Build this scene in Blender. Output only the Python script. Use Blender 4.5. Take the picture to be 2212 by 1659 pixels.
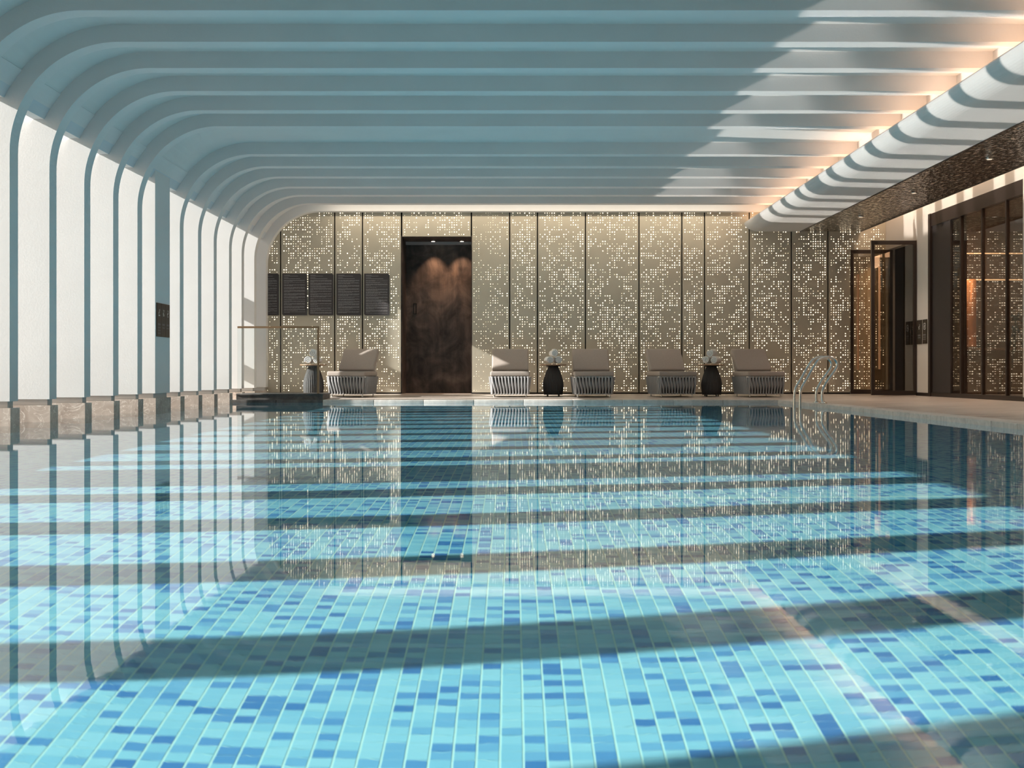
import bpy, bmesh, math, random
from mathutils import Vector, Matrix

random.seed(7)
PI = math.pi
scene = bpy.context.scene
for o in list(bpy.data.objects):
    bpy.data.objects.remove(o)

# ---------------------------------------------------------------- camera, sky, sun, exposure
F = 2640.0            # focal length in pixels of the 2212 px wide frame
HC = 0.508            # camera height over the water (the water is z = 0)
HY = 807.0            # image row of the horizon
cam_d = bpy.data.cameras.new('camera')
cam_d.sensor_width = 36.0
cam_d.lens = F / 2212.0 * 36.0
cam_d.shift_y = -(829.5 - HY) / 2212.0
cam_d.clip_start = 0.02
cam_d.dof.use_dof = True
cam_d.dof.focus_distance = 18.0
cam_d.dof.aperture_fstop = 8.0
cam = bpy.data.objects.new('camera', cam_d)
cam.location = (0, 0, HC)
cam.rotation_euler = (PI / 2, 0, 0)
scene.collection.objects.link(cam)
scene.camera = cam

SUN_S, SUN_Z = 0.19, 0.50          # sunlight runs along (1, SUN_S, -SUN_Z)
sun_dir = Vector((1, SUN_S, -SUN_Z)).normalized()
SUN_E = 13.0
world = bpy.data.worlds.new('world')
scene.world = world
world.use_nodes = True
wn = world.node_tree.nodes
wl = world.node_tree.links
wn.clear()
sky = wn.new('ShaderNodeTexSky')
sky.sky_type = 'NISHITA'
sky.sun_disc = False
sky.dust_density = 4.0
sky.ozone_density = 0.4
sky.sun_elevation = math.asin(-sun_dir.z)
sky.sun_rotation = math.atan2(-sun_dir.x, -sun_dir.y)
bgn = wn.new('ShaderNodeBackground')
bgn.inputs['Strength'].default_value = 0.11
won = wn.new('ShaderNodeOutputWorld')
wl.new(sky.outputs[0], bgn.inputs[0])
wl.new(bgn.outputs[0], won.inputs[0])

sun_l = bpy.data.lights.new('sun', 'SUN')
sun_l.energy = SUN_E
sun_l.color = (1.0, 0.95, 0.90)
sun_l.angle = math.radians(0.53)
sun_l.cycles.is_caustics_light = True
sun = bpy.data.objects.new('sun', sun_l)
sun.rotation_euler = sun_dir.to_track_quat('-Z', 'Y').to_euler()
sun.location = (-14, 4, 8)
scene.collection.objects.link(sun)

vs = scene.view_settings
scene.display_settings.display_device = 'sRGB'
vs.view_transform = 'Standard'
vs.look = 'None'
vs.exposure = 0.0
vs.gamma = 1.0
vs.use_curve_mapping = False
cy = scene.cycles
cy.use_denoising = True
cy.max_bounces = 12
cy.diffuse_bounces = 5
cy.use_adaptive_sampling = True
cy.adaptive_threshold = 0.02
cy.glossy_bounces = 6
cy.transmission_bounces = 10
cy.transparent_max_bounces = 16
cy.sample_clamp_indirect = 6.0
cy.caustics_reflective = True
cy.caustics_refractive = True
cy.blur_glossy = 0.2

# ---------------------------------------------------------------- positions along the hall
PITCH = 1.02
D0 = 10.73                         # near edge of the first rib in view
TIP = -4.83                        # room face of the ribs on the left wall
RIBP = 0.79                        # depth of the ribs on the left wall
RIBT = 0.20
XO = TIP - RIBP
GLASS = XO + 0.07
YW = 24.2                          # face of the back wall
XR = 7.4                           # face of the right wall
DECK = 0.105                       # deck level along the walls; it falls to the pool
COPZ = 0.05
PX0, PX1, PY0, PY1 = -5.5, 4.62, -1.0, 21.25
POOL_Z = -1.25
measured = {1: 10.73, 2: 11.75, 3: 12.76, 4: 13.80, 5: 14.80, 6: 15.76, 8: 17.77, 9: 18.80,
            10: 19.79, 11: 20.86, 12: 21.83, 13: 22.9, 14: 23.99}
rib_y = []
for k in range(-10, 15):
    if k in (7, -3):
        continue
    rib_y.append(measured.get(k, D0 + PITCH * (k - 1)))
columns = [(6.31, 7.20), (16.54, 17.25)]
sw = F / YW


def wx(px, d=YW):
    return (px - 1106.0) * d / F


def deckz(x, y):
    fx = (x - PX1 - 0.30) / (XR - PX1 - 0.30)
    fy = (y - PY1 - 0.30) / (YW - PY1 - 0.30)
    return COPZ + (DECK - COPZ) * min(1.0, max(0.0, fx, fy))


def wz(py, d=YW):
    return HC + (HY - py) * d / F


# ---------------------------------------------------------------- helpers
COL = scene.collection


class MB:
    def __init__(self):
        self.v, self.f, self.s = [], [], []

    def add(self, vs_, fs_, smooth=False):
        b = len(self.v)
        self.v += [tuple(p) for p in vs_]
        for f in fs_:
            self.f.append(tuple(i + b for i in f))
            self.s.append(smooth)
        return self

    def box(self, x0, x1, y0, y1, z0, z1):
        return self.add([(x0, y0, z0), (x1, y0, z0), (x1, y1, z0), (x0, y1, z0),
                         (x0, y0, z1), (x1, y0, z1), (x1, y1, z1), (x0, y1, z1)],
                        [(3, 2, 1, 0), (4, 5, 6, 7), (0, 1, 5, 4), (1, 2, 6, 5), (2, 3, 7, 6), (3, 0, 4, 7)])

    def prism(self, poly, a0, a1, axis='y'):
        n = len(poly)

        def P(p, a):
            if axis == 'y':
                return (p[0], a, p[1])
            if axis == 'x':
                return (a, p[0], p[1])
            return (p[0], p[1], a)
        vs_ = [P(p, a0) for p in poly] + [P(p, a1) for p in poly]
        fs_ = [tuple(range(n)), tuple(range(2 * n - 1, n - 1, -1))]
        for i in range(n):
            j = (i + 1) % n
            fs_.append((i, i + n, j + n, j))
        return self.add(vs_, fs_)

    def tube(self, path, r, n=10, closed=False):
        pts = [Vector(p) for p in path]
        vs_, fs_ = [], []
        m = len(pts)
        up = None
        for i, p in enumerate(pts):
            t = (pts[min(i + 1, m - 1)] - pts[max(i - 1, 0)]).normalized()
            if up is None:
                up = Vector((0, 0, 1)) if abs(t.z) < 0.9 else Vector((1, 0, 0))
            a = t.cross(up).normalized()
            up = a.cross(t).normalized()
            rr = r[i] if isinstance(r, (list, tuple)) else r
            for k in range(n):
                w = 2 * PI * k / n
                vs_.append(p + (a * math.cos(w) + up * math.sin(w)) * rr)
        for i in range(m - 1):
            for k in range(n):
                k2 = (k + 1) % n
                fs_.append((i * n + k, i * n + k2, (i + 1) * n + k2, (i + 1) * n + k))
        self.add(vs_, fs_, True)
        self.add(vs_[:n], [tuple(range(n - 1, -1, -1))])
        self.add(vs_[-n:], [tuple(range(n))])
        return self

    def lathe(self, prof, n=32, c=(0, 0), rib=None, smooth=True):
        vs_, fs_ = [], []
        m = len(prof)
        for (r, z) in prof:
            for k in range(n):
                w = 2 * PI * k / n
                q = r
                if rib and r > 0.001:
                    q = r + rib[0] * math.cos(rib[1] * w)
                vs_.append((c[0] + q * math.cos(w), c[1] + q * math.sin(w), z))
        for i in range(m - 1):
            for k in range(n):
                k2 = (k + 1) % n
                fs_.append((i * n + k, i * n + k2, (i + 1) * n + k2, (i + 1) * n + k))
        fs_.append(tuple(range(n - 1, -1, -1)))
        fs_.append(tuple((m - 1) * n + k for k in range(n)))
        return self.add(vs_, fs_, smooth)

    def xform(self, mat):
        self.v = [tuple(mat @ Vector(p)) for p in self.v]
        return self

    def build(self, name, mat, parent=None, loc=None, bevel=0.0, seg=2):
        me = bpy.data.meshes.new(name)
        me.from_pydata(self.v, [], self.f)
        me.validate()
        if len(me.polygons) == len(self.s):
            me.polygons.foreach_set('use_smooth', self.s)
        if bevel or True:
            bm = bmesh.new()
            bm.from_mesh(me)
            if bevel:
                bmesh.ops.remove_doubles(bm, verts=bm.verts, dist=1e-6)
                bmesh.ops.bevel(bm, geom=list(bm.edges), offset=bevel, segments=seg, affect='EDGES', profile=0.6)
                for f in bm.faces:
                    f.smooth = True
            bmesh.ops.recalc_face_normals(bm, faces=bm.faces)
            bm.to_mesh(me)
            bm.free()
        if mat:
            me.materials.append(mat)
        o = bpy.data.objects.new(name, me)
        COL.objects.link(o)
        if parent is not None:
            o.parent = parent
        if loc is not None:
            o.location = loc
        return o


def tag(o, label=None, cat=None, group=None, kind=None):
    if label:
        o['label'] = label
    if cat:
        o['category'] = cat
    if group:
        o['group'] = group
    if kind:
        o['kind'] = kind
    return o


def empty(name, loc=(0, 0, 0), rz=0.0):
    o = bpy.data.objects.new(name, None)
    o.empty_display_size = 0.1
    o.location = loc
    o.rotation_euler = (0, 0, rz)
    COL.objects.link(o)
    return o


def kids(o):
    return [c for c in bpy.data.objects if c.parent == o]


def copy_tree(o, parent=None):
    c = o.copy()
    COL.objects.link(c)
    c.parent = parent
    for ch in kids(o):
        copy_tree(ch, c)
    return c


# ---------------------------------------------------------------- materials
class Mat:
    def __init__(self, name):
        self.m = bpy.data.materials.new(name)
        self.m.use_nodes = True
        self.t = self.m.node_tree
        self.n, self.l = self.t.nodes, self.t.links
        self.b = self.n['Principled BSDF']
        self.out = self.n['Material Output']

    def set(self, **k):
        for a, v in k.items():
            a = a.replace('_', ' ')
            self.b.inputs[a].default_value = v if not (isinstance(v, tuple) and len(v) == 3) else (*v, 1)
        return self

    def node(self, t, **k):
        n = self.n.new(t)
        for a, v in k.items():
            setattr(n, a, v)
        return n

    def coords(self, kind='Object', scale=(1, 1, 1)):
        if kind == 'World':
            g = self.node('ShaderNodeNewGeometry')
            src = g.outputs['Position']
        else:
            src = self.node('ShaderNodeTexCoord').outputs[kind]
        mp = self.node('ShaderNodeMapping')
        mp.inputs['Scale'].default_value = scale
        self.l.new(src, mp.inputs[0])
        return mp.outputs[0]

    def noise(self, vec, scale, detail=4, rough=0.55, dist=0.0):
        n = self.node('ShaderNodeTexNoise')
        n.inputs['Scale'].default_value = scale
        n.inputs['Detail'].default_value = detail
        n.inputs['Roughness'].default_value = rough
        n.inputs['Distortion'].default_value = dist
        self.l.new(vec, n.inputs['Vector'])
        return n.outputs[0]

    def ramp(self, fac, stops, interp='LINEAR'):
        r = self.node('ShaderNodeValToRGB')
        r.color_ramp.interpolation = interp
        e = r.color_ramp.elements
        while len(e) < len(stops):
            e.new(0.5)
        for i, (p, c) in enumerate(stops):
            e[i].position = p
            e[i].color = (*c, 1) if len(c) == 3 else c
        self.l.new(fac, r.inputs[0])
        return r.outputs[0]

    def bump(self, h, strength=0.3, dist=0.01):
        b = self.node('ShaderNodeBump')
        b.inputs['Strength'].default_value = strength
        b.inputs['Distance'].default_value = dist
        self.l.new(h, b.inputs['Height'])
        self.l.new(b.outputs[0], self.b.inputs['Normal'])
        return self

    def color(self, out):
        self.l.new(out, self.b.inputs['Base Color'])
        return self


def plain(name, col, rough=0.6, metal=0.0, spec=0.5):
    M = Mat(name).set(Base_Color=col, Roughness=rough, Metallic=metal)
    M.b.inputs['Specular IOR Level'].default_value = spec
    return M.m


def m_plaster(name, col, strength=0.25, scale=60.0, rough=0.85):
    M = Mat(name).set(Roughness=rough)
    v = M.coords('World')
    n1 = M.noise(v, 1.3, 3)
    lo = tuple(c * 0.95 for c in col)
    M.color(M.ramp(n1, [(0.3, lo), (0.7, col)]))
    M.bump(M.noise(v, scale, 5, 0.7), strength, 0.004)
    return M.m


def m_emit(name, col, s):
    M = Mat(name)
    M.set(Base_Color=(0.9, 0.85, 0.7), Roughness=0.4)
    M.b.inputs['Emission Color'].default_value = (*col, 1)
    M.b.inputs['Emission Strength'].default_value = s
    M.m.cycles.emission_sampling = 'NONE'
    return M.m


def m_marble():
    M = Mat('beige_marble').set(Roughness=0.18)
    v = M.coords('World')
    a = M.noise(v, 3.2, 8, 0.62, 1.4)
    base = M.ramp(a, [(0.3, (0.42, 0.335, 0.285)), (0.5, (0.54, 0.445, 0.385)), (0.7, (0.66, 0.565, 0.50))])
    w = M.node('ShaderNodeTexNoise')
    w.inputs['Scale'].default_value = 4.5
    w.inputs['Detail'].default_value = 6
    w.inputs['Distortion'].default_value = 2.2
    M.l.new(v, w.inputs['Vector'])
    vein = M.ramp(w.outputs[0], [(0.485, (0, 0, 0)), (0.5, (1, 1, 1)), (0.515, (0, 0, 0))])
    mix = M.node('ShaderNodeMix', data_type='RGBA')
    M.l.new(vein, mix.inputs[0])
    M.l.new(base, mix.inputs[6])
    mix.inputs[7].default_value = (0.84, 0.76, 0.69, 1)
    M.color(mix.outputs[2])
    return M.m


def m_stone(name, c0, c1, scale, rough=0.55, stretch=(1, 1, 1)):
    M = Mat(name).set(Roughness=rough)
    v = M.coords('World', stretch)
    a = M.noise(v, scale, 7, 0.65, 0.6)
    M.color(M.ramp(a, [(0.3, c0), (0.7, c1)]))
    M.bump(M.noise(v, scale * 9, 4), 0.15, 0.003)
    return M.m


TW, TL = 0.0560, 0.0424            # mosaic pitch across and along the pool
TX0 = 0.0275


def m_tile(name, grout_lines, swap=False):
    M = Mat(name).set(Roughness=0.25)
    g = M.node('ShaderNodeNewGeometry')
    sep = M.node('ShaderNodeSeparateXYZ')
    M.l.new(g.outputs['Position'], sep.inputs[0])

    def math_(op, a, b=None):
        n = M.node('ShaderNodeMath', operation=op)
        for i, q in enumerate((a, b)):
            if q is None:
                continue
            if isinstance(q, (int, float)):
                n.inputs[i].default_value = q
            else:
                M.l.new(q, n.inputs[i])
        return n.outputs[0]
    ax = {False: ('X', 'Y'), 'x': ('X', 'Z'), 'y': ('Y', 'Z')}[swap]
    u = math_('DIVIDE', math_('SUBTRACT', sep.outputs[ax[0]], TX0), TW)
    w = math_('DIVIDE', sep.outputs[ax[1]], TL)
    fu, fw = math_('FLOOR', u), math_('FLOOR', w)
    cmb = M.node('ShaderNodeCombineXYZ')
    M.l.new(fu, cmb.inputs[0])
    M.l.new(fw, cmb.inputs[1])
    wnz = M.node('ShaderNodeTexWhiteNoise', noise_dimensions='2D')
    M.l.new(cmb.outputs[0], wnz.inputs['Vector'])
    col = M.ramp(wnz.outputs['Value'], [
        (0.0, (0.400, 0.670, 0.740)), (0.22, (0.300, 0.580, 0.700)), (0.44, (0.210, 0.450, 0.650)),
        (0.60, (0.350, 0.630, 0.720)), (0.78, (0.120, 0.310, 0.570)), (0.93, (0.065, 0.210, 0.480))], 'CONSTANT')
    if grout_lines:
        a = math_('FRACT', u)
        b = math_('FRACT', w)
        ma = math_('GREATER_THAN', math_('ABSOLUTE', math_('SUBTRACT', a, 0.5)), 0.5 - 0.055)
        mb_ = math_('GREATER_THAN', math_('ABSOLUTE', math_('SUBTRACT', b, 0.5)), 0.5 - 0.018)
        mk = math_('MAXIMUM', ma, mb_)
        mix = M.node('ShaderNodeMix', data_type='RGBA')
        M.l.new(mk, mix.inputs[0])
        M.l.new(col, mix.inputs[6])
        mix.inputs[7].default_value = (0.66, 0.80, 0.70, 1)
        col = mix.outputs[2]
    M.color(col)
    return M.m


def m_glass_thin(name, tint=(1, 1, 1), ior=1.5, rough=0.0, base=0.0):
    """thin pane: what is not mirrored goes straight through"""
    M = Mat(name)
    M.n.remove(M.b)
    fr = M.node('ShaderNodeFresnel')
    gm = M.node('ShaderNodeNewGeometry')
    io = M.node('ShaderNodeMix', data_type='FLOAT')     # same mirror strength from either face
    io.inputs[2].default_value = ior
    io.inputs[3].default_value = 1.0 / ior
    M.l.new(gm.outputs['Backfacing'], io.inputs[0])
    M.l.new(io.outputs[0], fr.inputs['IOR'])
    gl = M.node('ShaderNodeBsdfGlossy')
    gl.inputs['Roughness'].default_value = rough
    tr = M.node('ShaderNodeBsdfTransparent')
    tr.inputs['Color'].default_value = (*tint, 1)
    mx = M.node('ShaderNodeMixShader')
    fac = fr.outputs[0]
    if base:
        ad = M.node('ShaderNodeMath', operation='ADD', use_clamp=True)
        ad.inputs[1].default_value = base
        M.l.new(fac, ad.inputs[0])
        fac = ad.outputs[0]
    M.l.new(fac, mx.inputs[0])
    M.l.new(tr.outputs[0], mx.inputs[1])
    M.l.new(gl.outputs[0], mx.inputs[2])
    M.l.new(mx.outputs[0], M.out.inputs[0])
    return M.m


def m_water():
    M = Mat('pool_water').set(Base_Color=(0.58, 0.92, 1.0), Roughness=0.0, IOR=1.333, Transmission_Weight=1.0)
    v = M.coords('World', (0.5, 1.6, 1))
    M.bump(M.noise(v, 26.0, 2, 0.5), 0.026, 0.0016)
    return M.m


PL_RIB = m_plaster('white_rib_plaster', (0.80, 0.785, 0.78), 0.3, 45)
PL_CEIL = m_plaster('ceiling_plaster', (0.78, 0.775, 0.765), 0.12, 50)
PL_WALL = m_plaster('wall_plaster', (0.66, 0.60, 0.54), 0.2, 50)
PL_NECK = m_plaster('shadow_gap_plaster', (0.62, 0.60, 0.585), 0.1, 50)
MARBLE = m_marble()
DECKST = m_stone('deck_travertine', (0.34, 0.285, 0.25), (0.68, 0.60, 0.54), 2.2, 0.36, (0.5, 3.5, 1))
COPE = m_stone('coping_stone', (0.44, 0.41, 0.385), (0.66, 0.62, 0.58), 9, 0.55)
DARKST = m_stone('dark_step_stone', (0.05, 0.046, 0.045), (0.16, 0.145, 0.135), 5, 0.4)
TILE_FAR = m_tile('pool_mosaic', True)
TILE_PIECE = m_tile('pool_mosaic_piece', False)
TILE_WX = m_tile('pool_wall_mosaic_x', True, 'x')
TILE_WY = m_tile('pool_wall_mosaic_y', True, 'y')
GROUT = plain('tile_grout', (0.66, 0.80, 0.70), 0.8)
WATER = m_water()
WIN = m_glass_thin('window_glass', (0.97, 0.985, 0.98))
RAILG = m_glass_thin('railing_glass', (0.96, 0.98, 0.98))
DOORG = m_glass_thin('door_glass', (0.86, 0.82, 0.77), 1.5, 0.0, 0.11)
BRONZE = plain('dark_bronze', (0.055, 0.040, 0.034), 0.38, 0.6)
BRASS = plain('brushed_brass', (0.42, 0.27, 0.16), 0.3, 0.9)
WARMWOOD = plain('warm_wood_handle', (0.50, 0.26, 0.13), 0.4)
STEEL = plain('stainless_steel', (0.72, 0.72, 0.70), 0.22, 1.0)
DARKJ = plain('dark_joint', (0.012, 0.009, 0.006), 0.7)
BLACK = plain('black_metal', (0.012, 0.011, 0.011), 0.5, 0.3)
DARKROOM = plain('dark_panelling', (0.060, 0.042, 0.032), 0.5)
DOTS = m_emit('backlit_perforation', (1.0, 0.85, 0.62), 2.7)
LED = m_emit('led_strip', (1.0, 0.55, 0.28), 0.45)
LAMPLENS = m_emit('downlight_lens', (1.0, 0.80, 0.6), 6.0)
LAMPLENS2 = m_emit('soffit_downlight_lens', (1.0, 0.80, 0.6), 0.8)
NOTICE = plain('charcoal_board', (0.055, 0.048, 0.050), 0.5)
PRINT = plain('grey_print', (0.24, 0.23, 0.235), 0.6)
PRINTW = plain('white_print', (0.75, 0.72, 0.68), 0.6)
PLAQUE = plain('brown_plaque', (0.085, 0.052, 0.038), 0.4, 0.2)
PLAQUE2 = plain('umber_plaque', (0.050, 0.036, 0.024), 0.4, 0.2)
TOWEL = m_plaster('white_terry', (0.86, 0.86, 0.86), 0.6, 300)
TABLETOP = m_stone('teak_top', (0.22, 0.13, 0.075), (0.40, 0.25, 0.15), 5, 0.45, (1, 12, 1))


def m_panel():
    M = Mat('champagne_metal').set(Roughness=0.45, Metallic=0.3)
    v = M.coords('World')
    M.color(M.ramp(M.noise(v, 0.9, 2), [(0.3, (0.56, 0.50, 0.395)), (0.7, (0.66, 0.595, 0.475))]))
    return M.m


def m_door():
    M = Mat('patinated_bronze').set(Roughness=0.5, Metallic=0.25)
    v = M.coords('World', (1, 1, 1))
    a = M.noise(v, 2.2, 7, 0.6, 0.8)
    b = M.noise(M.coords('World', (9, 1, 1.2)), 1.0, 5, 0.6)
    col = M.ramp(a, [(0.32, (0.032, 0.027, 0.026)), (0.5, (0.090, 0.071, 0.064)), (0.68, (0.18, 0.135, 0.112))])
    col2 = M.ramp(b, [(0.35, (0.6, 0.6, 0.62)), (0.7, (1.25, 1.2, 1.15))])
    mx = M.node('ShaderNodeMix', data_type='RGBA', blend_type='MULTIPLY')
    mx.inputs[0].default_value = 0.8
    M.l.new(col, mx.inputs[6])
    M.l.new(col2, mx.inputs[7])
    M.color(mx.outputs[2])
    M.bump(a, 0.1, 0.004)
    return M.m


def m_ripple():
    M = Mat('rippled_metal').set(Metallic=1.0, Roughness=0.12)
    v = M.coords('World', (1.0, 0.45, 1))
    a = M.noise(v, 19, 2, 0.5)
    M.color(M.ramp(a, [(0.44, (0.05, 0.038, 0.030)), (0.56, (0.26, 0.20, 0.16)), (0.66, (0.95, 0.85, 0.76))]))  # bright and dark flecks painted in to imitate sparkling reflections
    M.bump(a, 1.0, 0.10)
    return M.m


def m_fabric(name, col, scale=900):
    M = Mat(name).set(Roughness=0.9)
    v = M.coords('Object')
    M.color(M.ramp(M.noise(v, scale / 4, 2), [(0.35, tuple(c * 0.85 for c in col)), (0.65, col)]))
    M.bump(M.noise(v, scale, 2), 0.2, 0.002)
    return M.m


def m_rattan():
    M = Mat('dark_rattan').set(Roughness=0.55)
    v = M.coords('Object')
    w = M.node('ShaderNodeTexWave', bands_direction='Z')
    w.inputs['Scale'].default_value = 26
    M.l.new(v, w.inputs['Vector'])
    M.color(M.ramp(w.outputs[1], [(0.2, (0.016, 0.014, 0.014)), (0.8, (0.050, 0.046, 0.046))]))
    M.bump(w.outputs[1], 0.5, 0.004)
    return M.m


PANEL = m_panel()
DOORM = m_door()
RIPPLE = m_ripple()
CUSHION = m_fabric('taupe_cushion', (0.42, 0.36, 0.32))
STRAP = m_fabric('grey_strap', (0.33, 0.325, 0.33), 500)
RATTAN = m_rattan()

# ---------------------------------------------------------------- ceiling and its ribs
ARC_C, ARC_Z, ARC_R = TIP + 1.05, 2.648, 1.05
ZT = 3.698                       # underside of the ribs
ZS = 3.87                        # soffit between the ribs
Y0 = -6.0
mb = MB()
prof = []
for i in range(17):
    a = PI - math.radians(25) - (PI / 2 - math.radians(25)) * i / 16
    prof.append((ARC_C + 1.222 * math.cos(a), ARC_Z + 1.222 * math.sin(a)))
prof.append((5.05, ZS))
poly = prof + [(5.05, 4.02), (-5.0, 4.02), (-5.0, prof[0][1])]
mb.prism(poly, Y0, YW + 0.1)
mb.box(XO - 0.13, 9.0, Y0 - 0.2, YW + 0.4, 4.02, 4.2)
mb.box(5.69, XR + 0.1, Y0, YW + 0.1, 3.93, 4.02)
ceiling = mb.build('ceiling', PL_CEIL)
tag(ceiling, 'white plaster soffit behind the ribs', kind='structure')

rib_poly = [(TIP, 0.24), (TIP, ARC_Z)]
for i in range(1, 29):
    a = PI - (PI / 2) * i / 28
    rib_poly.append((ARC_C + ARC_R * math.cos(a), ARC_Z + ARC_R * math.sin(a)))
rib_poly += [(5.02, ZT), (5.02, 3.98), (XO, 3.98), (XO, 0.24)]
rib0 = None
for y in rib_y:
    if rib0 is None:
        rib0 = MB().prism(rib_poly, 0, RIBT).build('rib', PL_RIB, ceiling, (0, y, 0))
    else:
        c = rib0.copy()
        COL.objects.link(c)
        c.parent = ceiling
        c.location = (0, y, 0)

# bulkhead with light trough on the right
bp = [(4.635, 3.525), (4.60, 3.49)]
for i in range(1, 13):
    a = PI + (PI / 2) * i / 12
    bp.append((4.90 + 0.30 * math.cos(a), 3.49 + 0.17 * math.sin(a)))
bp += [(5.69, 3.32), (5.69, 3.95), (5.02, 3.95), (5.02, 3.42), (4.66, 3.42), (4.66, 3.525)]
mb = MB().prism(bp, Y0, YW)
bulk = mb.build('bulkhead', m_plaster('bulkhead_plaster', (0.62, 0.615, 0.61), 0.35, 30), ceiling)

ya = Y0
soff = []
while ya < YW - 0.05:
    yb = min(ya + 2.45, YW - 0.02)
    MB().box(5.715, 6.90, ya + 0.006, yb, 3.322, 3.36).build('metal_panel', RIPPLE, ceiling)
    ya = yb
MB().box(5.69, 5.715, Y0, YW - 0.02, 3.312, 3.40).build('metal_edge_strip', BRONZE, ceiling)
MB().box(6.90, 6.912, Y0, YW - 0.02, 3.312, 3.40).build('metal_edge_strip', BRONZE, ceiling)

# ---------------------------------------------------------------- left wall: lintel, sill, plinths, windows
mb = MB()
mb.box(XO - 0.13, XO + 0.02, Y0, YW + 0.3, 3.64, 4.02)
mb.box(XO - 0.13, XO + 0.10, Y0, 1.55, 0.0, 3.64)
wall_left = mb.build('wall_left', PL_RIB)
tag(wall_left, 'white window wall running behind the ribs', kind='structure')
for (pa, pb_, r_, mt) in ((40, 31, 1.212, PL_RIB), (31, 25, 1.217, plain('grey_trim_strip', (0.66, 0.70, 0.74), 0.6))):
    inn, out = [], []
    for q in range(5):
        a = PI - math.radians(pa + (pb_ - pa) * q / 4)
        inn.append((ARC_C + r_ * math.cos(a), ARC_Z + r_ * math.sin(a)))
        out.append((ARC_C + 1.24 * math.cos(a), ARC_Z + 1.24 * math.sin(a)))
    MB().prism(inn + out[::-1], Y0, YW).build('lintel_band', mt, wall_left)
mb = MB().box(XO - 0.1, PX0, Y0, YW, -1.35, 0.03)
mb.build('marble_sill', MARBLE, wall_left)
pl0 = nk0 = None
for y in rib_y:
    if pl0 is None:
        pl0 = MB().box(PX0 - 0.02, TIP + 0.012, -0.012, RIBT + 0.012, -1.35, 0.176).build('plinth_block', MARBLE, wall_left, (0, y, 0))
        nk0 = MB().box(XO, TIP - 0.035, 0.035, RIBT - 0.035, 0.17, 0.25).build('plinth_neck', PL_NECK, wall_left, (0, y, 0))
    else:
        for s in (pl0, nk0):
            c = s.copy()
            COL.objects.link(c)
            c.parent = wall_left
            c.location = (0, y, 0)
column_names = []
for (ya, yb) in columns:
    co = MB().box(XO, TIP, ya, yb, 0.24, 4.0).build('column', PL_RIB)
    tag(co, 'broad white column standing between two ribs', kind='structure')
    MB().box(PX0 - 0.02, TIP + 0.012, ya - 0.012, yb + 0.012, -1.35, 0.176).build('plinth_block', MARBLE, co)
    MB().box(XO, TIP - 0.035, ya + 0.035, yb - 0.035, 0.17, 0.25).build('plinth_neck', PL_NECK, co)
solids = sorted([(y, y + RIBT) for y in rib_y] + columns)
gaps = [(solids[i][1], solids[i + 1][0]) for i in range(len(solids) - 1) if solids[i + 1][0] - solids[i][1] > 0.3]
gaps = [g_ for g_ in gaps if g_[0] > 1.5]
for i, (ya, yb) in enumerate(gaps):
    mb = MB()
    mb.box(GLASS - 0.03, GLASS + 0.03, ya, yb, 0.03, 0.07)
    mb.box(GLASS - 0.03, GLASS + 0.03, ya, yb, 3.60, 3.66)
    w = mb.build('window_%d' % (i + 1), BRONZE)
    tag(w, kind='structure')
    MB().box(GLASS - 0.004, GLASS + 0.004, ya, yb, 0.07, 3.60).build('pane', WIN, w)

# outside: a terrace and an added unseen wall that shades the last bay
g = MB().box(-60, XO - 0.13, -40, 60, -0.6, -0.35).build('ground', m_stone('terrace_paving', (0.16, 0.15, 0.14), (0.24, 0.225, 0.21), 3, 0.8))
tag(g, 'pale terrace outside the windows', kind='structure')
g = MB().box(-13.0, -6.9, 23.35, 23.6, -0.35, 4.2).build('wall_sunblock', PL_RIB)
tag(g, 'added unseen wall outside that shades the last bay', kind='structure')
for zz in (1.52, 2.65):
    MB().box(-7.04, -6.96, 22.46, 23.35, zz - 0.13, zz + (0.13 if zz < 2 else 0.26)).build('shade_board', PL_RIB, g)  # boards inferred from shadow bands, the upper one raised to shade the chair
MB().box(-7.04, -6.96, 22.0, 22.46, 2.45, 3.3).build('shade_board', PL_RIB, g)  # unseen board added to keep sun off the leftmost chair's back

# ---------------------------------------------------------------- pool basin, mosaic, water
basin = MB().add([(PX0, PY0, POOL_Z), (PX1, PY0, POOL_Z), (PX1, PY1, POOL_Z), (PX0, PY1, POOL_Z)], [(0, 1, 2, 3)])
NEARY = 6.4
mbg = MB()
mbg.box(PX0, PX1, NEARY, PY1, POOL_Z - 0.1, POOL_Z)
pool = mbg.build('pool_basin', TILE_FAR)
tag(pool, 'turquoise and blue mosaic pool basin under the water', kind='structure')
rec = [pool]
rec.append(MB().box(PX0, PX1, PY0, NEARY, POOL_Z - 0.1, POOL_Z - 0.0012).build('grout_bed', GROUT, pool))
rec.append(MB().box(PX0, PX1, PY1, PY1 + 0.2, POOL_Z, -0.06).build('basin_wall', TILE_WX, pool))
rec.append(MB().box(PX0, PX1, PY0 - 0.2, PY0, POOL_Z, -0.06).build('basin_wall', TILE_WX, pool))
rec.append(MB().box(PX1, PX1 + 0.2, PY0, PY1, POOL_Z, -0.06).build('basin_wall', TILE_WY, pool))


def tile_shape(mb_, x, y):
    ax, ay, h = 0.0254, 0.0206, 0.004
    bx, by = ax - 0.0008, ay - 0.0008
    z0, z1 = POOL_Z - 0.002, POOL_Z + 0.0002
    mb_.add([(x - ax, y - ay, z0), (x + ax, y - ay, z0), (x + ax, y + ay, z0), (x - ax, y + ay, z0),
             (x - bx, y - by, z1), (x + bx, y - by, z1), (x + bx, y + by, z1), (x - bx, y + by, z1)],
            [(4, 5, 6, 7), (0, 1, 5, 4), (1, 2, 6, 5), (2, 3, 7, 6), (3, 0, 4, 7)])


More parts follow.
